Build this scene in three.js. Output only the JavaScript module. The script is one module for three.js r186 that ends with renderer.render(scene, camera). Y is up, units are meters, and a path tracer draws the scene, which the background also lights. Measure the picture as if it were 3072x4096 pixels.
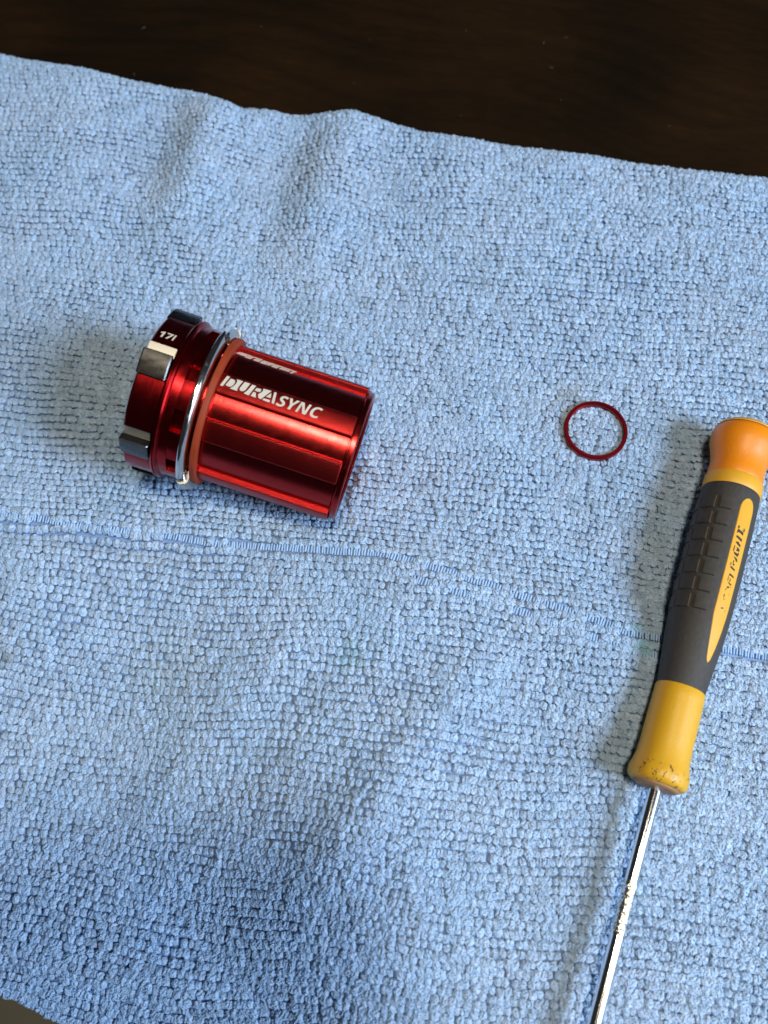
import * as THREE from 'three';
import { mergeGeometries, mergeVertices, toCreasedNormals } from 'three/addons/utils/BufferGeometryUtils.js';
import { ImprovedNoise } from 'three/addons/math/ImprovedNoise.js';
import { FontLoader } from 'three/addons/loaders/FontLoader.js';
import { RectAreaLightUniformsLib } from 'three/addons/lights/RectAreaLightUniformsLib.js';

// ---------- camera, light, exposure (all shapes below are written in millimetres, U turns them into metres) ----------
const U = 0.001, V3 = (x, y, z) => new THREE.Vector3(x, y, z);
const scene = new THREE.Scene();
scene.background = new THREE.Color(0.022, 0.024, 0.027);
const camera = new THREE.PerspectiveCamera(57.93, 0.75, 0.02, 20);
camera.position.set(0.00279, 0.2204, 0.0834);
camera.up.set(0.0045, 0.354, -0.935);
camera.lookAt(0, 0, 0);
camera.focus = 0.226;
camera.userData.fStop = 13;
const renderer = new THREE.WebGLRenderer();
renderer.toneMapping = THREE.LinearToneMapping;
renderer.toneMappingExposure = 1;
renderer.shadowMap.enabled = true;
RectAreaLightUniformsLib.init();
function panelLight(color, intensity, w, h, pos, at) {
  const l = new THREE.RectAreaLight(color, intensity, w, h);
  l.position.copy(pos); l.lookAt(at); scene.add(l);
  return l;
}
const WIN = V3(0.635, 0.66, 0.33), LAMP = V3(0.06, 0.95, 0.055);
const WINLOW = V3(0.84, 0.25, 0.36);
panelLight(new THREE.Color(0.66, 0.81, 1.0), 46, 0.24, 0.26, WIN, V3(0, 0, 0));
panelLight(new THREE.Color(0.66, 0.81, 1.0), 2.4, 0.62, 0.42, WINLOW, V3(0, 0, 0));
panelLight(new THREE.Color(1.0, 0.85, 0.62), 127, 0.11, 0.11, LAMP, V3(0, 0, 0));

// ---------- helpers ----------
const noise = new ImprovedNoise();
const N2 = (x, y, z = 0) => noise.noise(x, y, z);
let seed = 7;
const rnd = () => { seed = (seed + 0x6d2b79f5) | 0; let t = Math.imul(seed ^ (seed >>> 15), 1 | seed); t = (t + Math.imul(t ^ (t >>> 7), 61 | t)) ^ t; return ((t ^ (t >>> 14)) >>> 0) / 4294967296; };
const rr = (a, b) => a + (b - a) * rnd();
const smooth = THREE.MathUtils.smoothstep, clamp = THREE.MathUtils.clamp, lerp = THREE.MathUtils.lerp, D2R = Math.PI / 180;
const used = new Map();
const numbered = (n) => { const k = used.get(n) ?? 0; used.set(n, k + 1); return k ? n + '_' + String(k).padStart(3, '0') : n; };
function thing(name, label, category) { const g = new THREE.Group(); g.name = numbered(name); g.userData = { label, category }; scene.add(g); return g; }
function part(name, geometry, material, parent, scaled = true) {
  const g = scaled ? geometry.clone().scale(U, U, U) : geometry, m = new THREE.Mesh(g, material);
  m.name = name; m.castShadow = m.receiveShadow = true; parent.add(m); return m;
}
const crease = (g, deg) => toCreasedNormals(g, deg * D2R);
// rings of points joined into a skin; each ring has the same number of points
function skin(rows, { closed = true, caps = true, deg = 30, uv } = {}) {
  const n = rows[0].length, pos = [], uvs = [], q = closed ? n : n - 1;
  const put = (i, j) => { const p = rows[i][j % n]; pos.push(p[0], p[1], p[2]); const t = uv ? uv(p, i, j) : [p[0] * 0.1, j / n * 4]; uvs.push(t[0], t[1]); };
  for (let i = 0; i + 1 < rows.length; i++) for (let j = 0; j < q; j++) { put(i, j); put(i, j + 1); put(i + 1, j + 1); put(i, j); put(i + 1, j + 1); put(i + 1, j); }
  if (caps) for (const i of [0, rows.length - 1]) {
    const c = [0, 1, 2].map((k) => rows[i].reduce((s, p) => s + p[k], 0) / n);
    for (let j = 0; j < q; j++) {
      const a = rows[i][j], b = rows[i][(j + 1) % n];
      for (const p of i ? [a, b, c] : [b, a, c]) { pos.push(...p); uvs.push(p[1] * 0.1, p[2] * 0.1); }
    }
  }
  const g = new THREE.BufferGeometry();
  g.setAttribute('position', new THREE.Float32BufferAttribute(pos, 3)); g.setAttribute('uv', new THREE.Float32BufferAttribute(uvs, 2));
  return crease(g, deg);
}
const polar = (s, r, t) => [s, r * Math.cos(t), r * Math.sin(t)];   // axis along x, angle 0 straight up, growing towards the viewer
// solid of revolution about x; profile = [s, r], closed = ring section
function turn(profile, { n = 96, deg = 28, t0 = 0, t1 = 360, closed = false, jitter } = {}) {
  const full = t1 - t0 >= 360, rows = [], k = full ? n : Math.max(3, Math.round(n * (t1 - t0) / 360));
  const pr = closed ? [...profile, profile[0]] : profile;
  for (const [s, r] of pr) rows.push(Array.from({ length: full ? k : k + 1 }, (_, j) => { const t = (t0 + (t1 - t0) * j / k) * D2R; return polar(s, r + (jitter ? jitter(s, t) : 0), t); }));
  const g = skin(rows, { closed: full, caps: false, deg, uv: (p, i, j) => [p[0] * 0.1, (j / k) * (t1 - t0) / 360 * 10] });
  if (full || !closed) return g;
  const ends = [];                                           // close the two ends of an arc
  for (const t of [t0, t1]) {
    const c = profile.reduce((a, p) => [a[0] + p[0] / profile.length, a[1] + p[1] / profile.length], [0, 0]), pos = [], uvs = [];
    profile.forEach((p, i) => { const b = profile[(i + 1) % profile.length]; for (const v of [p, b, c]) { pos.push(...polar(v[0], v[1], t * D2R)); uvs.push(0, 0); } });
    const e = new THREE.BufferGeometry(); e.setAttribute('position', new THREE.Float32BufferAttribute(pos, 3)); e.setAttribute('uv', new THREE.Float32BufferAttribute(uvs, 2)); e.computeVertexNormals(); ends.push(e);
  }
  return mergeGeometries([g, ...ends]);
}
// prism along x from a closed outline of [radius, degrees]
const prism = (outline, stations, opt) => skin(stations.map(([s, d = 0]) => outline.map(([r, t]) => polar(s, r + d, t * D2R))), opt);
function tex(size, fn, srgb = false, rep = [1, 1]) {
  const d = new Uint8Array(size * size * 4);
  for (let y = 0; y < size; y++) for (let x = 0; x < size; x++) { const c = fn(x / size, y / size, x, y); d.set([0, 1, 2].map((k) => clamp(Math.round(255 * (Array.isArray(c) ? c[k] : c)), 0, 255)), (y * size + x) * 4); d[(y * size + x) * 4 + 3] = 255; }
  const t = new THREE.DataTexture(d, size, size); t.wrapS = t.wrapT = THREE.RepeatWrapping; t.magFilter = THREE.LinearFilter; t.repeat.set(...rep);
  if (srgb) t.colorSpace = THREE.SRGBColorSpace; t.needsUpdate = true; return t;
}
const tile = (u, v, f, z = 0) => {                           // noise that repeats
  const a = N2(u * f, v * f, z), b = N2((u - 1) * f, v * f, z), c = N2(u * f, (v - 1) * f, z), d = N2((u - 1) * f, (v - 1) * f, z);
  return (a * (1 - u) + b * u) * (1 - v) + (c * (1 - u) + d * u) * v;
};
const STD = (o) => new THREE.MeshPhysicalMaterial(o);

// ---------- materials ----------
const grainTex = tex(256, (u, v) => 0.5 + 0.5 * tile(u, v, 60) + 0.35 * tile(u, v, 31, 4) + rr(-0.12, 0.12));
const brushTex = tex(256, (u, v) => 0.5 + 0.35 * tile(u * 1, v * 1, 7, 2) * 0.6 + 0.3 * (N2(u * 90, v * 3, 9)) + rr(-0.06, 0.06));
const smudgeTex = tex(256, (u, v) => { const k = 0.5 + 0.6 * tile(u, v, 5, 1) + 0.35 * tile(u, v, 17, 5); return [0, clamp(0.55 + 0.5 * k, 0, 1), 1]; });
const scuffTex = tex(512, (u, v) => { const k = tile(u, v, 6, 3) + 0.6 * tile(u, v, 23, 6), w = k > 0.32 ? 1 : 0; return [0, 0.5 + 0.25 * k + 0.35 * w, 1]; });
const gripTex = tex(512, (u, v) => { const d = rnd() < 0.0035 ? rr(0.1, 0.35) : 0, k = 0.05 * tile(u, v, 7, 2) + 0.03 * tile(u, v, 40, 4); return [0.225 + k + d, 0.21 + k + d, 0.192 + k + d]; }, true);
const M = {
  blasted: STD({ name: 'red anodised aluminium, blasted', color: new THREE.Color(0.43, 0.026, 0.026), metalness: 1, roughness: 0.34, bumpMap: grainTex, bumpScale: 0.00007 }),
  machined: STD({ name: 'red anodised aluminium, machined', color: new THREE.Color(0.43, 0.026, 0.026), metalness: 1, roughness: 0.28, roughnessMap: smudgeTex, bumpMap: brushTex, bumpScale: 0.00002 }),
  drum: STD({ name: 'red anodised aluminium, turned', color: new THREE.Color(0.36, 0.013, 0.017), metalness: 1, roughness: 0.29, roughnessMap: smudgeTex }),
  rubber: STD({ name: 'orange rubber', color: new THREE.Color(0.26, 0.036, 0.01), roughness: 0.6, specularIntensity: 0.5 }),
  chrome: STD({ name: 'polished steel', color: new THREE.Color(0.74, 0.74, 0.72), metalness: 1, roughness: 0.26, roughnessMap: scuffTex }),
  pawl: STD({ name: 'dark hardened steel', color: new THREE.Color(0.10, 0.10, 0.10), metalness: 1, roughness: 0.36, roughnessMap: smudgeTex }),
  steel: STD({ name: 'dull steel', color: new THREE.Color(0.55, 0.55, 0.53), metalness: 1, roughness: 0.4 }),
  etched: STD({ name: 'laser etched metal', color: new THREE.Color(0.60, 0.56, 0.47), metalness: 0.0, roughness: 0.6, bumpMap: grainTex, bumpScale: 0.00004 }),
  yellow: STD({ name: 'yellow plastic', color: new THREE.Color(0.72, 0.36, 0.022), roughness: 0.42, bumpMap: grainTex, bumpScale: 0.00003 }),
  seam: STD({ name: 'olive seam', color: new THREE.Color(0.22, 0.14, 0.02), roughness: 0.5 }),
  print: STD({ name: 'worn black print', color: new THREE.Color(0.028, 0.024, 0.02), roughness: 0.7 }),
  orange: STD({ name: 'orange plastic', color: new THREE.Color(0.78, 0.24, 0.008), roughness: 0.36, bumpMap: grainTex, bumpScale: 0.00003 }),
  grip: STD({ name: 'charcoal grip rubber', color: new THREE.Color(1, 1, 1), map: gripTex, roughness: 0.66, bumpMap: grainTex, bumpScale: 0.00004 }),
  rod: STD({ name: 'bright plated steel', color: new THREE.Color(0.78, 0.78, 0.78), metalness: 1, roughness: 0.1 }),
  knurl: STD({ name: 'pitted plated steel', color: new THREE.Color(0.74, 0.72, 0.68), metalness: 1, roughness: 0.24 }),
  ring: STD({ name: 'red anodised ring', color: new THREE.Color(0.34, 0.013, 0.022), metalness: 1, roughness: 0.34 }),
  tuft: STD({ name: 'blue microfibre pile', color: new THREE.Color(0.37, 0.508, 0.695), roughness: 0.52, sheen: 0.3, sheenRoughness: 0.5, sheenColor: new THREE.Color(0.8, 0.9, 1) }),
  knit: STD({ name: 'blue knitted backing', color: new THREE.Color(0.22, 0.34, 0.56), roughness: 0.9 }),
};

// ---------- the lie of the towel ----------
const CREASE = [[-160, -8], [-97, 1.1], [-71, 4.6], [-40, 9.4], [-2, 12.2], [28, 21.3], [58, 31.9], [78, 35], [150, 46]];
const TOP = [[-160, -166], [-120, -154], [-105.6, -150.3], [-79.9, -142.9], [-60.3, -139.2], [-51.5, -134.1], [-43.7, -130.6], [-37.6, -131], [-26.9, -129], [-10.2, -128.8], [-2.7, -126.7], [12.3, -121.3], [34.5, -117.3], [52, -114.3], [63.7, -112.3], [75.2, -109.4], [111.7, -103.1], [165, -94]];
function along(line, x) { let i = 1; while (i < line.length - 1 && line[i][0] < x) i++; const [a, b] = [line[i - 1], line[i]]; return a[1] + (b[1] - a[1]) * (x - a[0]) / (b[0] - a[0]); }
for (const p of TOP) p[1] -= 2.6;
const creaseAt = (x, z) => (z - along(CREASE, x)) * 0.965;   // signed distance, positive on the viewer's side
const gauss = (d, w) => Math.exp(-(d / w) * (d / w));
const tableEdge = (x) => 103 + 0.22 * (x + 82);
// parameters of the freehub and the screwdriver, which press into the pile
const FH = { o: V3(-39.52, 20.33, -18.31), a: V3(0.94774, -0.13973, 0.28683), u: V3(0.13374, 0.99019, 0.04048), v: V3(-0.28967, 0, 0.95713) };
const SD = { o: V3(84.94, 8, 0), a: V3(-0.37, 0, 1).normalize(), u: V3(0, 1, 0), v: null };
SD.v = SD.a.clone().cross(SD.u);
function drape(x, z) {
  const c = creaseAt(x, z), fade = smooth(x, -170, -60) * 0.3 + 0.7;
  let h = (c < 0 ? 5 * gauss(c, 8) : 5 * gauss(c, 24)) * fade * (1 - 0.65 * smooth(x, 40, 90));
  h -= 3.2 * gauss(c - 4.4, 2.4) * (1 - smooth(x, -62, -28));
  const t = z - along(TOP, x), f = 1 - smooth(t, 22, 75);
  const lean = (x0, z0, x1, z1) => x - (x0 + (x1 - x0) * (z - z0) / (z1 - z0));
  h += 1.2 * f * (0.45 + 0.55 * smooth(t, 0, 14)) * (3.2 * gauss(lean(-52, -127, -61, -90), 8.5) - 1.8 * gauss(lean(-67, -120, -75, -80), 8) + 3.0 * gauss(lean(-11, -126, -19, -90), 9) - 2.0 * gauss(lean(-27, -126, -33, -90), 8) + 1.2 * gauss(lean(-92, -136, -104, -80), 12) + 1.2 * gauss(lean(22, -118, 16, -80), 12));
  h += 1.5 * N2(x / 62 + 3.3, z / 55 + 1.7) + 0.7 * N2(x / 24 + 9.1, z / 26 + 4.2);
  h += 6 * gauss(Math.hypot(x - 2, (z - 66) * 0.8), 36);
  h -= 8 * smooth(-0.87 * (x + 16) + 0.5 * (z - 62), 0, 52) * smooth(z, 22, 60);                // falls away towards the near left
  h += 1.0 * gauss((x + 0.8 * (z - 48) + 34) * 0.8, 8) * smooth(z, 24, 44) * (1 - smooth(z, 66, 92)) - 0.9 * gauss((x + 0.8 * (z - 48) + 20) * 0.8, 6) * smooth(z, 24, 40) * (1 - smooth(z, 60, 84));
  h += 2.2 * gauss((x + 0.75 * (z - 52) - 12) * 0.8, 7) * smooth(z, 26, 48) * (1 - smooth(z, 70, 100));   // soft diagonal crease                                 // a swelling in the lower middle
  const e = z - tableEdge(x) + 22; if (e > 0 && x < 30) h -= 0.007 * e * e * smooth(30 - x, 0, 80);
  h -= 3 * smooth(3.5 - t, 0, 5);                                                      // rolls down at the hem
  const over = Math.max(0, z - tableEdge(x) + 1);
  return Math.max(h, -7.4 - 0.25 * over * over);
}
function pressed(x, z, h) {
  const P = V3(x, 0, z);
  for (const [B, s0, s1, R] of [[FH, -17, -1.5, 20], [FH, -1.5, 34.5, 17.3], [SD, -20, -7, 7.8], [SD, -7, 50, 7.2], [SD, 50, 72, 6.4], [SD, 72, 150, 1.5]]) {
    const d = P.clone().sub(V3(B.o.x, 0, B.o.z)), ah = V3(B.a.x, 0, B.a.z), l = ah.length(), s = d.dot(ah) / (l * l);
    if (s < s0 || s > s1) continue;
    const w = Math.abs(d.dot(V3(-ah.z, 0, ah.x).divideScalar(l)));
    if (w < R) h = Math.min(h, B.o.y + B.a.y * s - Math.sqrt(R * R - w * w) + 0.35);
  }
  return h;
}
const surf = (x, z) => pressed(x, z, drape(x, z));

// ---------- table and floor ----------
{
  const woodTex = tex(1024, (u, v) => {
    const w = 6 * tile(u, v, 3, 1), g = 0.5 + 0.3 * N2(u * 6 + w * 0.2, v * 60 + w, 3) + 0.35 * tile(u, v, 9, 5), f = 0.5 + 0.4 * N2(u * 40, v * 200, 8), k = 0.5 + 0.5 * tile(u, v, 4, 7);
    const s = 0.25 + 0.5 * g + 0.45 * f * k;
    return [0.125 * s + 0.2 * k * k * s, 0.085 * s + 0.11 * k * k * s, 0.04 * s + 0.03 * k * k];
  }, true, [1, 1]);
  const woodBump = tex(512, (u, v) => 0.5 + 0.5 * N2(u * 12, v * 160, 8) + 0.2 * rr(-1, 1));
  const wood = STD({ name: 'dark stained wood', map: woodTex, roughness: 0.38, bumpMap: woodBump, bumpScale: 0.00003, specularIntensity: 0.3 });
  const floorM = STD({ name: 'tan floor', color: new THREE.Color(0.13, 0.1, 0.055), roughness: 0.7, bumpMap: grainTex, bumpScale: 0.001 });
  const a = Math.atan(0.22), table = thing('table', 'dark brown stained wooden table top under the blue towel', 'table');
  const g = new THREE.BoxGeometry(0.72, 0.028, 0.62); g.translate(0, -0.014, -0.31);
  const uv = g.attributes.uv, p = g.attributes.position; for (let i = 0; i < uv.count; i++) uv.setXY(i, p.getX(i) / 0.25, p.getZ(i) / 0.25);
  part('table_top', g, wood, table, false);
  table.position.set(0, -0.0092, tableEdge(0) * U); table.rotation.y = -a;
  const fl = new THREE.Mesh(new THREE.PlaneGeometry(6, 6).rotateX(-Math.PI / 2), floorM); fl.name = 'floor'; fl.userData = { kind: 'structure', label: 'tan floor far below the table edge', category: 'floor' };
  fl.position.y = -0.72; fl.receiveShadow = true; scene.add(fl);
  // lint on the wood
  const lint = [];
  for (let i = 0; i < 18; i++) {
    const x = rr(-118, 122), z = along(TOP, x) - rr(4, 62), L = rr(0.3, 1.3), ang = rr(0, 6.3);
    const b = new THREE.CapsuleGeometry(rr(0.05, 0.13), L, 2, 5); b.rotateZ(Math.PI / 2); b.rotateY(ang); b.translate(x, -9.1, z); lint.push(b);
  }
  const lm = part('dust_specks', mergeGeometries(lint), STD({ name: 'grey lint', color: new THREE.Color(0.06, 0.055, 0.045), roughness: 0.9 }), scene);
  lm.name = 'dust_specks'; lm.userData = { kind: 'stuff', label: 'pale dust specks and lint scattered on the dark wood', category: 'dust' };
}

// ---------- towel ----------
{
  const towel = thing('towel', 'light blue microfibre towel spread over the dark table', 'towel');
  // backing
  const nx = 190, nz = 190, pos = [], idx = [], uvs = [];
  const X = (i) => -150 + 300 * i / nx;
  const nearEdge = (x) => Math.min(152, 111.8 + (x > -86 ? 0.44 * (x + 86) : 0.2 * (x + 86)) + 0.8 * N2(x / 14, 6.6));   // the towel's near left corner ends here
  for (let j = 0; j <= nz; j++) for (let i = 0; i <= nx; i++) {
    const x = X(i), zt = along(TOP, x) + 1.2, z = zt + (nearEdge(x) - 0.8 - zt) * j / nz, h = surf(x, z) - 0.95;
    pos.push(x, Math.max(h, z < tableEdge(x) + 1 ? -9.0 : -60), z); uvs.push(x / 20, z / 20);
  }
  for (let j = 0; j < nz; j++) for (let i = 0; i < nx; i++) { const a = j * (nx + 1) + i, b = a + 1, c = a + nx + 1, d = c + 1; idx.push(a, c, b, b, c, d); }
  const g = new THREE.BufferGeometry(); g.setAttribute('position', new THREE.Float32BufferAttribute(pos, 3)); g.setAttribute('uv', new THREE.Float32BufferAttribute(uvs, 2)); g.setIndex(idx); g.computeVertexNormals();
  part('backing', g, M.knit, towel);
  // tufts: a soft lumpy cushion with short looped fibres over it
  const tuft = (kk) => {
    const core = new THREE.IcosahedronGeometry(1, 5); core.deleteAttribute('normal'); core.deleteAttribute('uv');
    const c = mergeVertices(core, 1e-4), p = c.attributes.position, v = V3(0, 0, 0), o = kk * 7.31, skew = rr(-0.2, 0.2), lean = rr(0.1, 0.4);
    for (let i = 0; i < p.count; i++) {
      v.fromBufferAttribute(p, i);
      const n = 0.34 * N2(v.x * 1.7 + o, v.y * 1.7, v.z * 1.7) + 0.24 * N2(v.x * 3.6 + o, v.y * 3.6, v.z * 3.6 + o) + 0.16 * N2(v.x * 8, v.y * 8 + o, v.z * 8), k = 1 + n;
      const y = v.y * k, e = 2.6, sq = Math.pow(Math.pow(Math.abs(v.x), e) + Math.pow(Math.abs(v.z), e) + 1e-6, -1 / e) * Math.hypot(v.x, v.z);
      p.setXYZ(i, v.x * k * 0.97 * Math.min(1.12, sq) + skew * y, y * 0.6, v.z * k * 0.93 * Math.min(1.12, sq) + lean * y * 0.5);
    }
    const list = [c];
    for (let i = 0; i < 13; i++) {
      const r = Math.sqrt(rnd()) * 0.75, t = rr(0, 6.283), ox = Math.cos(t) * r + skew * 0.5, oz = Math.sin(t) * r + lean * 0.3, f = rr(0, 6.283), sp = rr(0.3, 0.7), h = 0.62 * Math.sqrt(1 - r * r) + rr(0.02, 0.18);
      const pts = [0, 0.2, 0.5, 0.8, 1].map((k) => V3(ox + Math.cos(f) * sp * (k - 0.5), h * (0.55 + 0.45 * Math.sin(Math.PI * k)), oz + Math.sin(f) * sp * (k - 0.5)));
      const tube = new THREE.TubeGeometry(new THREE.CatmullRomCurve3(pts), 6, rr(0.07, 0.15), 5, false); tube.deleteAttribute('uv'); tube.deleteAttribute('normal'); list.push(tube);
    }
    const w = mergeVertices(mergeGeometries(list), 1e-5); w.computeVertexNormals(); w.setAttribute('uv', new THREE.Float32BufferAttribute(new Float32Array(w.attributes.position.count * 2), 2)); return w;
  };
  const variants = Array.from({ length: 12 }, (_, i) => tuft(i));
  const stitchG = new THREE.CapsuleGeometry(0.27, 0.85, 3, 8); stitchG.rotateX(Math.PI / 2);
  const bins = variants.map(() => []), stitches = [], m4 = new THREE.Matrix4(), q = new THREE.Quaternion(), q2 = new THREE.Quaternion(), up = V3(0, 1, 0);
  const stains = [[-100, 14, 5, 0.55, 0.5, 0.42], [-97, 34, 7, 0.6, 0.58, 0.5], [-8, 38, 4, 0.8, 0.98, 0.92], [61, 34.5, 3.5, 0.6, 0.95, 0.88], [-22, -60, 7, 0.8, 0.8, 0.78], [49, -33, 4, 0.86, 0.8, 0.7], [18, 50, 9, 0.86, 0.88, 0.9], [-52, 40, 10, 0.9, 0.89, 0.84], [30, -72, 9, 0.9, 0.9, 0.88], [70, -70, 9, 0.88, 0.9, 0.92]];
  const cosA = Math.cos(0.13), sinA = Math.sin(0.13);
  let row = 0;
  for (let vv = -175; vv < 185; vv += 1.9, row++) for (let uu = -175; uu < 175; uu += 1.64) {
    const ju = uu + (row % 2 ? 0.5 : 0) + 0.5 * N2(vv * 0.7, uu * 0.05, 3) + rr(-0.34, 0.34), jv = vv + rr(-0.12, 0.12);
    let x = ju * cosA - jv * sinA, z = ju * sinA + jv * cosA;
    const wx = 3.2 * N2(x / 55, z / 55, 5.5) + 0.9 * N2(x / 17, z / 17, 2.5), wz = 3.6 * N2(x / 60, z / 50, 8.5) + 1.0 * N2(x / 15, z / 15, 6.5);
    x += wx; z += wz;
    if (Math.abs(x) > 149 || z > 151 || z < along(TOP, x) + 0.2 || z > nearEdge(x)) continue;
    const c = creaseAt(x, z);
    if (x > -125 && x < 92) {                                            // rows where the pile parts and shows the knit
      const off = 0.6 + 0.8 * N2(x / 21, 7);
      if (Math.abs(c - off) < (x < -38 ? 0.42 : 0.8)) continue;
      if (x > 0 && x < 66 && Math.abs(c - 4.8) < 0.55 && N2(x / 9, 5.9) > 0.02) continue;
    }
    const h0 = drape(x, z), h = pressed(x, z, h0), e = 1.2;
    const nrm = V3(drape(x - e, z) - drape(x + e, z), 2 * e, drape(x, z - e) - drape(x, z + e)).normalize();
    q.setFromUnitVectors(up, nrm); q2.setFromAxisAngle(up, -0.13 + rr(-0.45, 0.45) + 0.6 * N2(x / 30, z / 30, 1)); q.multiply(q2); q2.setFromAxisAngle(V3(rr(-1, 1), 0, rr(-1, 1)).normalize(), rr(0, 0.4)); q.multiply(q2);
    const flat = h < h0 - 0.2 ? 0.6 : 1, s = rr(0.86, 1.2);
    m4.compose(V3(x * U, (h - 0.3 * flat) * U, z * U), q, V3(s * U * rr(0.9, 1.1), s * U * rr(0.85, 1.2) * flat, s * U * rr(0.9, 1.08)));
    const col = new THREE.Color(1, 1, 1), b = 0.98 + 0.1 * N2(x / 6, z / 6, 3) + 0.07 * N2(x / 28, z / 28, 4) + rr(-0.09, 0.09), bl = 0.06 * N2(x / 20, z / 20, 12) + rr(-0.03, 0.03);
    col.setRGB(b * (1 - bl), b, b * (1 + bl * 0.5));
    for (const [sx, sz, sr, r, gg, bb] of stains) { const k = 0.9 * smooth(1.3 - Math.hypot(x - sx, z - sz) / sr + 0.8 * N2(x / 3, z / 3, sx), 0, 1) * rr(0.6, 1); col.r *= lerp(1, r, k); col.g *= lerp(1, gg, k); col.b *= lerp(1, bb, k); }
    bins[Math.floor(rnd() * variants.length)].push([m4.clone(), col]);
  }
  for (let x = -149; x < 149; x += 1.25) for (const [z, y] of [[along(TOP, x) + rr(0.1, 0.5), -0.5], [nearEdge(x) - rr(0.2, 0.6), -0.4]]) {   // the tufts that close the two edges
    if (z > 150) continue;
    q.setFromAxisAngle(up, rr(0, 6)); const k = U * rr(0.85, 1.15), b = rr(0.88, 1.06); m4.compose(V3(x * U, (surf(x, z) + y) * U, z * U), q, V3(k, k * 1.3, k));
    bins[Math.floor(rnd() * variants.length)].push([m4.clone(), new THREE.Color(b, b, b)]);
  }
  const fill = (name, geo, mat, list) => {
    const im = new THREE.InstancedMesh(geo, mat, list.length); im.name = name; im.userData.kind = 'stuff'; im.castShadow = im.receiveShadow = true;
    list.forEach(([m, c], i) => { im.setMatrixAt(i, m); im.setColorAt(i, c); }); towel.add(im);
  };
  variants.forEach((v, i) => fill('pile_tufts', v, M.tuft, bins[i]));
  // loose fibres lying on the pile
  const fib = [];
  for (let i = 0; i < 420; i++) {
    let x = rr(-125, 118), z = rr(-145, 118); if (z < along(TOP, x) + 2 || z > nearEdge(x) - 3) continue;
    const a = rr(0, 6.28), L = rr(0.5, 1.9), y = surf(x, z) + 0.45, pts = [0, 0.33, 0.66, 1].map((k) => V3(x + Math.cos(a) * L * (k - 0.5) + rr(-0.25, 0.25), y + rr(-0.1, 0.35), z + Math.sin(a) * L * (k - 0.5) + rr(-0.25, 0.25)));
    const tb = new THREE.TubeGeometry(new THREE.CatmullRomCurve3(pts), 6, rr(0.035, 0.06), 4, false); fib.push(tb);
  }
  const fm = part('loose_fibres', mergeGeometries(fib), STD({ name: 'pale loose fibre', color: new THREE.Color(0.62, 0.68, 0.76), roughness: 0.4 }), towel); fm.userData.kind = 'stuff';
  // the bare knit ribs along the crease
  for (let x = -124; x < 92; x += 0.66) {
    const off = 0.6 + 0.8 * N2(x / 21, 7), t = Math.atan2(along(CREASE, x + 2) - along(CREASE, x - 2), 4);
    for (const d of x > 0 && x < 66 ? [off, 4.8] : [off]) {
      const z = along(CREASE, x) + d / 0.965, b = rr(0.88, 1.12);
      q.setFromAxisAngle(up, -t + rr(-0.12, 0.12)); m4.compose(V3((x + rr(-0.1, 0.1)) * U, (surf(x, z) - 0.2 + rr(-0.1, 0.1)) * U, z * U), q, V3(U * rr(0.9, 1.15), U, U * rr(1.3, 1.6)));
      stitches.push([m4.clone(), new THREE.Color(0.86 * b, 0.96 * b, 1.06 * b)]);
    }
  }
  fill('knit_ribs', stitchG, M.tuft, stitches);
}

// ---------- freehub body ----------
const font = await new FontLoader().loadAsync('fonts/droid/droid_sans_bold.typeface.json');
// flat letter outlines [[x, y], ...] pressed onto a cylinder of radius R by x -> s, y -> arc
function onCylinder(shapes, map, R, thick = 0.12) {
  const list = shapes.map((sh) => new THREE.ExtrudeGeometry(sh, { depth: 1, bevelEnabled: false, curveSegments: 6 }));
  const g = mergeGeometries(list), p = g.attributes.position, Rf = typeof R === 'function' ? R : () => R;
  for (let i = 0; i < p.count; i++) { const [s, arc] = map(p.getX(i), p.getY(i)), r0 = Rf(s); p.setXYZ(i, ...polar(s, r0 - 0.04 + thick * p.getZ(i), arc / r0)); }
  const w = g.index ? g.toNonIndexed() : g; w.computeVertexNormals(); return crease(w, 20);
}
const poly = (pts) => new THREE.Shape(pts.map(([x, y]) => new THREE.Vector2(x, y)));
const affine = (a, b) => (x, y) => [a[0] * x + a[1] * y + a[2], b[0] * x + b[1] * y + b[2]];
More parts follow.
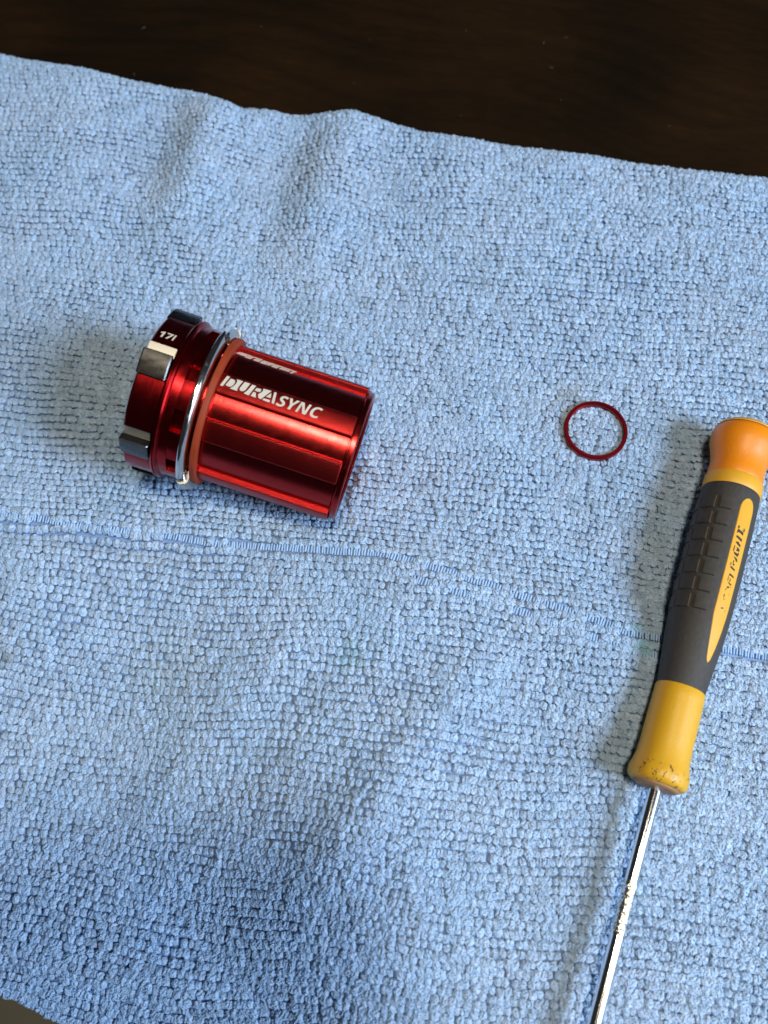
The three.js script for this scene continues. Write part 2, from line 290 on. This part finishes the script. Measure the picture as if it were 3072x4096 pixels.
{
  const hub = thing('freehub_body', 'red anodised aluminium freehub body with splines, lying left of centre on the towel', 'freehub');
  hub.scale.set(1, 0.988, 0.988);
  hub.position.copy(FH.o).multiplyScalar(U); hub.quaternion.setFromRotationMatrix(new THREE.Matrix4().makeBasis(FH.a, FH.u, FH.v));
  const RV = 15.7, RS = 17.15;
  // core between the splines, with the rim at its end
  part('core', turn([[-3.4, 12], [-3.4, 16.6], [0.6, 16.6], [0.8, RV], [32.6, RV], [32.75, 15.0], [33.0, 15.0], [33.2, 15.2]], { n: 144 }), M.machined, hub);
  part('end_rim', turn([[33.0, 14.5], [33.0, 15.9], [33.2, 16.2], [34.2, 16.2], [34.5, 15.9], [34.5, 14.6], [34.1, 14.2], [30, 14.2], [30, 9], [30, 0.01]], { n: 144 }), M.machined, hub);
  // splines: centre angle and half width in degrees
  const sp = [[-62, 9.2], [-0.5, 8.9], [39, 9.6], [92, 8.5], [131, 9], [170, 9], [207, 9], [240, 9], [272, 9]];
  const spline = (hw) => {
    const o = [[RV - 0.4, -hw]], f = 1.5, fr = 0.45;                 // rounded shoulders
    for (let k = 0; k <= 5; k++) { const t = k / 5 * Math.PI / 2; o.push([RS - fr + fr * Math.sin(t), -hw + f * (1 - Math.cos(t))]); }
    for (let k = 1; k < 8; k++) o.push([RS, -hw + f + 2 * (hw - f) * k / 8]);
    for (let k = 5; k >= 0; k--) { const t = k / 5 * Math.PI / 2; o.push([RS - fr + fr * Math.sin(t), hw - f * (1 - Math.cos(t))]); }
    return [...o, [RV - 0.4, hw]];
  };
  for (const [c, hw] of sp) {
    const m = part('spline', prism(spline(hw), [[0.7, -0.15], [1.1], [32.6], [32.75, -0.1]], { deg: 24, uv: (p, i, j) => [p[0] * 0.12, j * 0.05] }), M.blasted, hub);
    m.rotation.x = c * D2R;
  }
  // body behind the ring: rim, notched collar
  part('collar', turn([[-10, 16], [-10, 18.4], [-9.85, 19.5], [-9.5, 19.75], [-9.3, 19.75], [-9.2, 19.45], [-9.0, 19.45], [-8.9, 19.7], [-8.55, 19.4], [-8.3, 18.75], [-6.3, 18.65], [-6.3, 15]], { n: 144 }), M.drum, hub);
  const notched = [];
  for (const c of [-82, -42, -0.5, 38, 80, 120, 160, 200, 240]) for (const [d, r] of [[-8.4, 18.6], [-8.1, 16.4], [0, 16.4], [8.1, 16.4], [8.4, 18.6], [12, 18.65], [16, 18.65], [20, 18.65], [24, 18.65], [28, 18.65]]) if (d < 27) notched.push([r, c + d]);
  part('notched_collar', prism(notched, [[-6.3], [-3.3]], { deg: 20 }), M.drum, hub);
  // drum with six pockets for the pawls
  const tips = [-2.5, 61, 121, 178, 238, 299], outline = [];
  for (let i = 0; i < 6; i++) {
    const t = tips[i], nx = tips[(i + 1) % 6] + (i === 5 ? 360 : 0);
    for (const [d, r] of [[-9.5, 19.2], [-8.8, 17.4], [4, 17.2], [16.6, 17.6], [17.2, 19.2]]) outline.push([r, t + d]);
    for (let k = 1; k < 12; k++) outline.push([19.2, lerp(t + 17.2, nx - 9.5, k / 12)]);
  }
  part('drum', prism(outline, [[-16.6, -0.35], [-16.2], [-10]], { deg: 24 }), M.drum, hub);
  part('seal_lip', turn([[-16.95, 15], [-16.95, 18.1], [-16.75, 18.45], [-16.5, 18.5], [-16.5, 15]], { n: 120 }), M.steel, hub);
  for (let i = 0; i < 6; i++) {
    const o = [[17.3, 0], [20.35, -0.4], [20.6, 0.4], [20.55, 1.4], [20.1, 8], [19.35, 16.4], [17.5, 16.4], [17.3, 8]];
    const m = part('pawl', prism(o, [[-16.9, -0.2], [-16.6], [-10.45], [-10.15, -0.2]], { deg: 18 }), M.pawl, hub); m.rotation.x = tips[i] * D2R;
    const lf = part('leaf_spring', prism([[17.3, -8.6], [19.1, -8.6], [18.75, -5], [18.4, -0.6], [17.3, -0.6]], [[-16.7], [-10.3]], { deg: 25 }), M.steel, m); lf.userData.label = 'pale steel leaf beside the pawl';
    if (i === 0 || i === 1) m.userData.label = i ? 'pawl with its raised ridge near the bottom of the drum' : 'dark pawl in the middle of the drum with a bright edge';
  }
  part('rubber_ring', turn([[-0.85, 16.4], [-0.9, 18.2], [-0.7, 18.5], [0.4, 18.45], [0.6, 18.2], [0.6, 16.4]], { n: 144, closed: true, deg: 50, jitter: (s, t) => 0.07 * Math.sin(t * 3) + 0.05 * N2(t * 4, s) }), M.rubber, hub);
  // split steel ring, its bright tail and the fine coil that closes it
  const ring = part('snap_ring', turn([[-3.55, 17.0], [-3.55, 19.6], [-3.3, 20.25], [-2.9, 20.5], [-2.4, 20.3], [-1.9, 19.8], [-1.65, 19.1], [-1.65, 17.0]], { n: 180, t0: -42, t1: 84, closed: true, deg: 60 }), M.chrome, hub);
  part('ring_tail', turn([[-2.9, 18.2], [-2.9, 19.7], [-2.3, 20.4], [-1.6, 20.4], [-1.0, 19.8], [-1.0, 18.2]], { n: 180, t0: -64, t1: -38, closed: true, deg: 60 }), M.chrome, ring);
  part('lip', turn([[-3.3, 17.0], [-3.3, 20.2], [-2.5, 20.75], [-1.2, 20.2], [-0.8, 19.6], [-0.8, 17.0]], { n: 180, t0: 90, t1: 292, closed: true, deg: 60 }), M.steel, ring);
  class Coil extends THREE.Curve { getPoint(k) { const t = (80 + 14 * k) * D2R, f = k * 2 * Math.PI * 9, r = 19.2 + 0.5 * Math.cos(f); return V3(...polar(-1.9 + 0.5 * Math.sin(f), r, t)); } }
  part('coil_spring', new THREE.TubeGeometry(new Coil(), 150, 0.16, 6), M.chrome, ring);
  // lettering
  const dura = [[[228, 80], [298, 105], [125, 325], [60, 305]], [[315, 150], [375, 165], [415, 195], [420, 225], [395, 270], [350, 320], [300, 340], [245, 330], [190, 300]], [[455, 160], [605, 210], [500, 340], [470, 390], [465, 440], [290, 380], [380, 330], [440, 270], [470, 210]], [[645, 225], [780, 265], [650, 430], [600, 448], [550, 440], [520, 410], [525, 380]], [[825, 290], [915, 320], [735, 545], [620, 495], [690, 450], [730, 410]], [[930, 370], [1030, 395], [1040, 420], [1010, 460], [960, 462], [880, 430]], [[850, 465], [910, 485], [905, 600], [785, 555]], [[1085, 385], [1285, 440], [1025, 635], [965, 600], [962, 520], [1050, 470], [1085, 430]], [[1280, 485], [1260, 610], [1150, 580]], [[1100, 615], [1245, 660], [1225, 715], [1060, 650]], [[1350, 465], [1405, 485], [1335, 750], [1275, 725]]];
  part('lettering', onCylinder(dura.map(poly), affine([0.0087898, 0.0035452, -0.394], [-0.0033291, 0.0100255, -2.11767]), RS), M.etched, hub);
  const fit = (shapes, s0, s1, a0, a1, slant) => {            // outlines stretched to a length along the axis and an arc, leaning by slant
    const b = new THREE.Box2(); shapes.forEach((h) => h.getPoints(6).forEach((p) => b.expandByPoint(p)));
    const kx = (s1 - s0 - slant * (a1 - a0)) / (b.max.x - b.min.x), ky = (a1 - a0) / (b.max.y - b.min.y);
    return (x, y) => [s0 + (x - b.min.x) * kx + slant * (y - b.min.y) * ky, a1 - (y - b.min.y) * ky];
  };
  const sync = font.generateShapes('SYNC', 3);
  part('lettering', onCylinder(sync, fit(sync, 14.35, 24.85, -1.8, 1.08, 0.24), RS), M.etched, hub);
  const stans = [[[445, 80], [490, 48], [550, 45], [735, 108], [710, 122], [555, 72], [515, 78], [470, 92]], [[545, 84], [655, 118], [632, 140], [510, 98], [528, 92], [618, 122], [634, 116], [538, 94]], [[690, 115], [790, 130], [735, 190], [630, 155]], [[765, 122], [930, 170], [918, 184], [800, 150]], [[845, 165], [935, 185], [880, 240], [780, 205]], [[965, 200], [1085, 240], [1062, 292], [1036, 300], [1044, 256], [985, 232], [930, 222]], [[940, 228], [1048, 260], [1010, 286], [905, 252]], [[1095, 235], [1165, 260], [1085, 305], [1050, 295]], [[1155, 270], [1275, 312], [1215, 355], [1115, 320]], [[1180, 266], [1340, 320], [1275, 375], [1262, 366], [1300, 326]], [[1330, 315], [1575, 400], [1490, 445], [1462, 435], [1520, 400], [1385, 350], [1370, 364], [1455, 396], [1440, 412], [1290, 366]]];
  const tN = (x, y) => { const t = 0.953 * x + 0.303 * y, n = -0.303 * x + 0.953 * y; return [7.9 + (t - 1036.8) * 0.0127, -12.75 + (n + 72.5) * 0.033]; };
  part('emblem', onCylinder(stans.map(poly), tN, RV + 0.02), M.etched, hub);
  const num = font.generateShapes('17', 2.1), nb = new THREE.Box2(); num.forEach((h) => h.getPoints(6).forEach((p) => nb.expandByPoint(p)));
  num.push(poly([[nb.max.x + 0.3, nb.min.y], [nb.max.x + 0.66, nb.min.y], [nb.max.x + 0.66, nb.max.y], [nb.max.x + 0.3, nb.max.y]]));
  part('size_mark', onCylinder(num, fit(num, -15.7, -11.9, -7.5, -5.6, 0.12), 19.2), M.etched, hub);
}

// ---------- loose ring ----------
{
  const g = turn([[0, 7.25], [0, 8.1], [0.18, 8.3], [1.85, 8.3], [2.05, 8.1], [2.05, 7.4], [1.85, 7.2]], { n: 120, closed: true, deg: 25 });
  g.rotateZ(Math.PI / 2);
  const o = part('spacer_ring', g, M.ring, scene); o.userData = { label: 'thin dark red metal ring lying alone between freehub and screwdriver', category: 'ring' };
  o.position.set(0.0552, 0.0, -0.022); o.rotation.set(0.02, 0, -0.02);
  let y = 0; for (let k = 0; k < 24; k++) y += surf(55.2 + 8 * Math.cos(k), -22 + 8 * Math.sin(k)) / 24; o.position.y = (y - 0.15) * U;
}

// ---------- screwdriver ----------
{
  const drv = thing('screwdriver', 'precision screwdriver with yellow and charcoal handle, orange cap and steel shaft', 'screwdriver');
  drv.position.copy(SD.o).multiplyScalar(U); drv.quaternion.setFromRotationMatrix(new THREE.Matrix4().makeBasis(SD.a, SD.u, SD.v));
  const prof = [[-1.3, 6.8], [0, 6.95], [9, 7.12], [19, 7.12], [29, 7.0], [35, 6.75], [39, 6.42], [45, 5.85], [49.6, 5.45]];
  const Rg = (s) => { let i = 1; while (i < prof.length - 1 && prof[i][0] < s) i++; const [a, b] = [prof[i - 1], prof[i]], k = clamp((s - a[0]) / (b[0] - a[0]), 0, 1); return lerp(a[1], b[1], k); };
  const grimeTex = tex(512, (u, v) => {
    const k = 0.7 * tile(u, v, 14, 3) + 0.9 * tile(u, v, 44, 6), band = u > 0.78 ? 1.35 : 0.3, spot = k * band > 0.4 ? 1 : 0, fine = rnd() < 0.03 * band ? 0.5 : 0, d = Math.min(1, spot * 0.75 + fine);
    return [lerp(0.93, 0.33, d), lerp(0.72, 0.25, d), lerp(0.15, 0.1, d)];
  }, true);
  const capTex = tex(256, (u, v) => { const d = rnd() < 0.004 ? 0.5 : 0, k = 0.04 * tile(u, v, 8, 2); return [0.95 - d + k, 0.61 - d * 0.8 + k, 0.09]; }, true);
  const dirty = M.yellow.clone(); dirty.name = 'grimy yellow plastic'; dirty.color.set(1, 1, 1); dirty.map = grimeTex; dirty.color.setRGB(0.8, 0.75, 0.7);
  const capM = M.orange.clone(); capM.color.setRGB(0.9, 0.72, 0.6); capM.map = capTex;
  const cap = part('cap', turn([[-19.9, 0.01], [-19.8, 3], [-19.4, 5.6], [-18.6, 6.9], [-18.2, 7.5], [-17.2, 7.95], [-15.5, 8.1], [-14, 7.9], [-11.5, 7.15], [-9.5, 6.65], [-7, 6.6], [-4.9, 6.75], [-4.6, 6.6]], { n: 96, deg: 40 }), capM, drv);
  part('cap_end', turn([[-20.9, 0.01], [-20.8, 3], [-20.2, 5.6], [-19.3, 7.0], [-18.55, 7.55], [-18.35, 7.5]], { n: 96, deg: 50 }), M.yellow, cap);
  part('neck_band', turn([[-4.7, 6.3], [-4.7, 6.85], [-4.4, 7.0], [-1.5, 7.02], [-1.25, 6.9], [-1.25, 6.3]], { n: 96 }), M.yellow, drv);
  const grip = part('grip', turn([[-1.3, 6], [-1.3, 6.75], ...Array.from({ length: 60 }, (_, i) => { const s = -1.1 + i * (50.8 / 59); return [s, Rg(s)]; }), [49.9, 4.5]], { n: 120, deg: 40 }), M.grip, drv);
  // a raised patch on the handle
  const patch = (inside, h, ns, nt, uvk = 0.1) => {
    const pos = [], uvs = [], idx = [];
    for (let i = 0; i <= ns; i++) for (let j = 0; j <= nt; j++) {
      const [s, t, e] = inside(i / ns, j / nt); pos.push(...polar(s, Rg(s) + (e ? -0.12 : h), t * D2R)); uvs.push(s * uvk, t * 0.01);
      if (i && j) { const a = (i - 1) * (nt + 1) + j - 1, b = a + 1, c = a + nt + 1, d = c + 1; idx.push(a, b, c, b, d, c); }
    }
    const g = new THREE.BufferGeometry(); g.setAttribute('position', new THREE.Float32BufferAttribute(pos, 3)); g.setAttribute('uv', new THREE.Float32BufferAttribute(uvs, 2)); g.setIndex(idx);
    return crease(g.toNonIndexed(), 40);
  };
  const step = (k, n) => { const e = 0.06; return k * n <= 1e-6 ? [0, 1] : k * n <= 1.0001 ? [e, 0] : k * n >= n - 1e-6 ? [1, 1] : k * n >= n - 1.0001 ? [1 - e, 0] : [e + (1 - 2 * e) * (k * n - 1) / (n - 2), 0]; };
  for (const [t0, t1] of [[4.5, 28], [35.5, 66.5], [76, 104]]) for (let i = 0; i < 7; i++) {
    const s0 = 2.7 + i * 4.32, L = 3.55;
    part('grip_pad', patch((a, b) => { const [sa, ea] = step(a, 6), [tb, eb] = step(b, 10); return [s0 + L * sa, t0 + (t1 - t0) * tb, ea || eb]; }, t0 > 70 ? 0.22 : 0.46, 6, 10), M.grip, grip);
    if (t0 > 30 && t0 < 40) { const sl = part('seam_line', patch((a, b) => [s0 + 0.2 + (L - 0.4) * a, 34.0 + 0.9 * b, b === 0 || b === 1], 0.05, 3, 4), M.seam, grip); sl.userData.label = 'thin yellow seam beside a grip pad'; }
  }
  // yellow inlay and the worn print on it
  const half = (s) => { const a = clamp((s - 1.5) / 3.2, 0, 1), b = clamp((43.2 - s) / 11.5, 0, 1); return 17.2 * Math.sqrt(1 - (1 - a) * (1 - a)) * Math.pow(b, 0.46) + 0.01; };
  part('inlay', patch((a, b) => { const s = 1.5 + 41.7 * (a < 0.15 ? a * a / 0.15 * 0.5 + a * 0.5 : a), w = half(s), c = -26.5 - 2.5 * smooth(s, 30, 43); return [s, c + w * (2 * b - 1), b < 0.01 || b > 0.99]; }, 0.12, 70, 18, 0.2), M.yellow, grip);
  const p1 = [[[545, 215], [600, 230], [570, 335], [518, 325]], [[540, 350], [740, 520], [712, 640], [545, 480], [500, 520], [478, 480]], [[735, 340], [790, 360], [800, 440], [770, 490], [720, 470], [700, 400], [722, 395], [740, 455], [770, 440], [760, 380]], [[470, 615], [520, 640], [685, 795], [650, 890], [500, 735], [445, 665]], [[430, 865], [540, 880], [550, 930], [620, 1030], [600, 1115], [470, 970]], [[385, 1020], [410, 1040], [350, 1245], [315, 1250]], [[455, 1080], [585, 1190], [560, 1290], [430, 1240], [480, 1170]], [[350, 1270], [380, 1290], [495, 1370], [545, 1310], [550, 1400], [490, 1500], [360, 1370]], [[330, 1450], [480, 1570], [490, 1700], [440, 1690], [400, 1590]], [[330, 1620], [360, 1640], [330, 1760], [380, 1790], [350, 1850], [300, 1820]], [[240, 1700], [260, 1720], [215, 1820], [200, 1800]], [[205, 1860], [250, 1850], [400, 2000], [380, 2060], [300, 2000], [230, 1930]]];
  const p2 = [[[690, 330], [740, 370], [850, 470], [830, 540], [740, 450], [650, 420]], [[660, 450], [640, 560], [610, 640], [600, 600], [640, 470]], [[700, 550], [725, 560], [700, 680], [670, 690]], [[600, 690], [660, 710], [765, 800], [720, 840], [660, 770]], [[560, 870], [650, 860], [670, 920], [620, 945], [580, 930]], [[700, 890], [740, 920], [720, 940]], [[540, 940], [560, 980], [500, 1020]], [[470, 1165], [495, 1185], [450, 1310], [440, 1280]], [[425, 1350], [490, 1365], [460, 1400]], [[640, 1190], [670, 1200], [660, 1225]], [[330, 1730], [380, 1690], [460, 1740], [380, 1755]], [[480, 1850], [520, 1830], [510, 1870]]];
  const onInlay = (s) => Rg(s) + 0.15;
  part('worn_print', mergeGeometries([onCylinder(p1.map(poly), affine([-0.0031579, 0.005723, 9.8332], [-0.0066668, -0.0016506, 2.04396]), onInlay, 0.08), onCylinder(p2.map(poly), affine([-0.0030733, 0.0055237, 21.7455], [-0.0066955, -0.0016821, 2.4369]), onInlay, 0.08)]), M.print, grip);
  // lower sleeve with its flare
  const sl = turn([[49.7, 4.8], [49.7, 5.45], [50.1, 5.62], [52, 5.62], [58, 5.7], [63, 5.72], [66, 5.85], [68, 6.3], [69.3, 6.62], [70.8, 6.6], [71.6, 6.25], [72.0, 5.7], [72.1, 5.1]], { n: 110, deg: 40, jitter: (s, t) => s > 67 ? 0.12 * N2(t * 3, s * 0.8) : 0.02 * N2(t * 2, s) });
  { const u = sl.attributes.uv, p = sl.attributes.position; for (let i = 0; i < u.count; i++) u.setXY(i, clamp((p.getX(i) - 49) / 24, 0, 1) * 0.98 + 0.01, u.getY(i) * 0.2); }
  const sleeve = part('sleeve', sl, dirty, drv);
  part('end_plug', turn([[71.5, 5.2], [72.35, 5.0], [72.7, 4.4], [72.75, 1.3]], { n: 80, jitter: (s, t) => 0.12 * N2(t * 4, s) }), STD({ name: 'stained plastic end', color: new THREE.Color(0.4, 0.2, 0.08), roughness: 0.55, bumpMap: grainTex, bumpScale: 0.0001 }), sleeve);
  part('shaft', turn([[70, 1.42], [93.2, 1.42], [93.3, 1.2], [103.9, 1.2], [104, 1.42], [165, 1.42]], { n: 40 }), M.rod, drv);
  const rows = [];
  for (let i = 0; i <= 110; i++) { const s = 92.9 + i * 0.103, e = Math.min(1, i / 6, (110 - i) / 6); rows.push(Array.from({ length: 56 }, (_, j) => { const t = j / 56 * 2 * Math.PI, n = N2(Math.cos(t) * 4.2, Math.sin(t) * 4.2 + s * 0.4, s * 3.1) + 0.6 * N2(Math.cos(t) * 8, Math.sin(t) * 8, s * 6); return polar(s, 1.43 + e * (0.02 + 0.17 * n), t); })); }
  part('knurl', skin(rows, { deg: 80, caps: false }), M.knurl, drv);
}

// ---------- the lamp overhead and the window to the right, outside the frame: the chrome mirrors both ----------
function glowing(name, label, category, pos, w, h, color, glow, frame) {
  const t = thing(name, label, category); t.position.copy(pos); t.lookAt(0, 0, 0);
  const gm = STD({ name: name + ' glow', color: new THREE.Color(0.8, 0.8, 0.8), emissive: color, emissiveIntensity: glow, roughness: 0.6 });
  const pane = part('glowing_pane', new THREE.BoxGeometry(w, h, 0.006).translate(0, 0, -0.006), gm, t, false); pane.castShadow = false;
  const fm = STD({ name: name + ' frame', color: frame, roughness: 0.6 }), b = 0.02;
  for (const [bw, bh, x, y] of [[w + 2 * b, b, 0, h / 2 + b / 2 + 0.001], [w + 2 * b, b, 0, -h / 2 - b / 2 - 0.001], [b, h, w / 2 + b / 2 + 0.001, 0], [b, h, -w / 2 - b / 2 - 0.001, 0]]) part('frame_bar', new THREE.BoxGeometry(bw, bh, 0.03).translate(x, y, -0.016), fm, t, false);
}
glowing('window', 'bright cool window to the right outside the frame', 'window', WIN, 0.24, 0.26, new THREE.Color(0.64, 0.8, 1), 4, new THREE.Color(0.5, 0.5, 0.5));
glowing('window', 'dimmer lower window beneath the bright one, outside the frame', 'window', WINLOW, 0.62, 0.42, new THREE.Color(0.66, 0.81, 1), 2, new THREE.Color(0.5, 0.5, 0.5));
glowing('ceiling_lamp', 'warm square lamp overhead outside the frame', 'lamp', LAMP, 0.11, 0.11, new THREE.Color(1, 0.85, 0.6), 3, new THREE.Color(0.3, 0.28, 0.25));

// ---------- the phone that takes the picture: its body keeps the lamp off the near left of the towel ----------
{
  const ph = thing('phone', 'black phone held above the near left of the towel, outside the frame', 'phone');
  camera.updateMatrixWorld(); ph.position.copy(camera.position); ph.quaternion.copy(camera.quaternion);
  const slab = new THREE.Shape(), w = 0.084, h = 0.166, k = 0.012, x0 = -w + 0.013, y0 = -h + 0.015;
  slab.moveTo(x0 + k, y0); slab.lineTo(x0 + w - k, y0); slab.quadraticCurveTo(x0 + w, y0, x0 + w, y0 + k); slab.lineTo(x0 + w, y0 + h - k); slab.quadraticCurveTo(x0 + w, y0 + h, x0 + w - k, y0 + h); slab.lineTo(x0 + k, y0 + h); slab.quadraticCurveTo(x0, y0 + h, x0, y0 + h - k); slab.lineTo(x0, y0 + k); slab.quadraticCurveTo(x0, y0, x0 + k, y0);
  const g = new THREE.ExtrudeGeometry(slab, { depth: 0.007, bevelThickness: 0.0008, bevelSize: 0.0008, bevelSegments: 2 }); g.translate(0, 0, 0.003);
  part('case', g, STD({ name: 'black phone case', color: new THREE.Color(0.015, 0.015, 0.016), roughness: 0.6 }), ph, false);
}

scene.traverse((o) => { if (o.isMesh) { o.receiveShadow = true; } });
renderer.render(scene, camera);
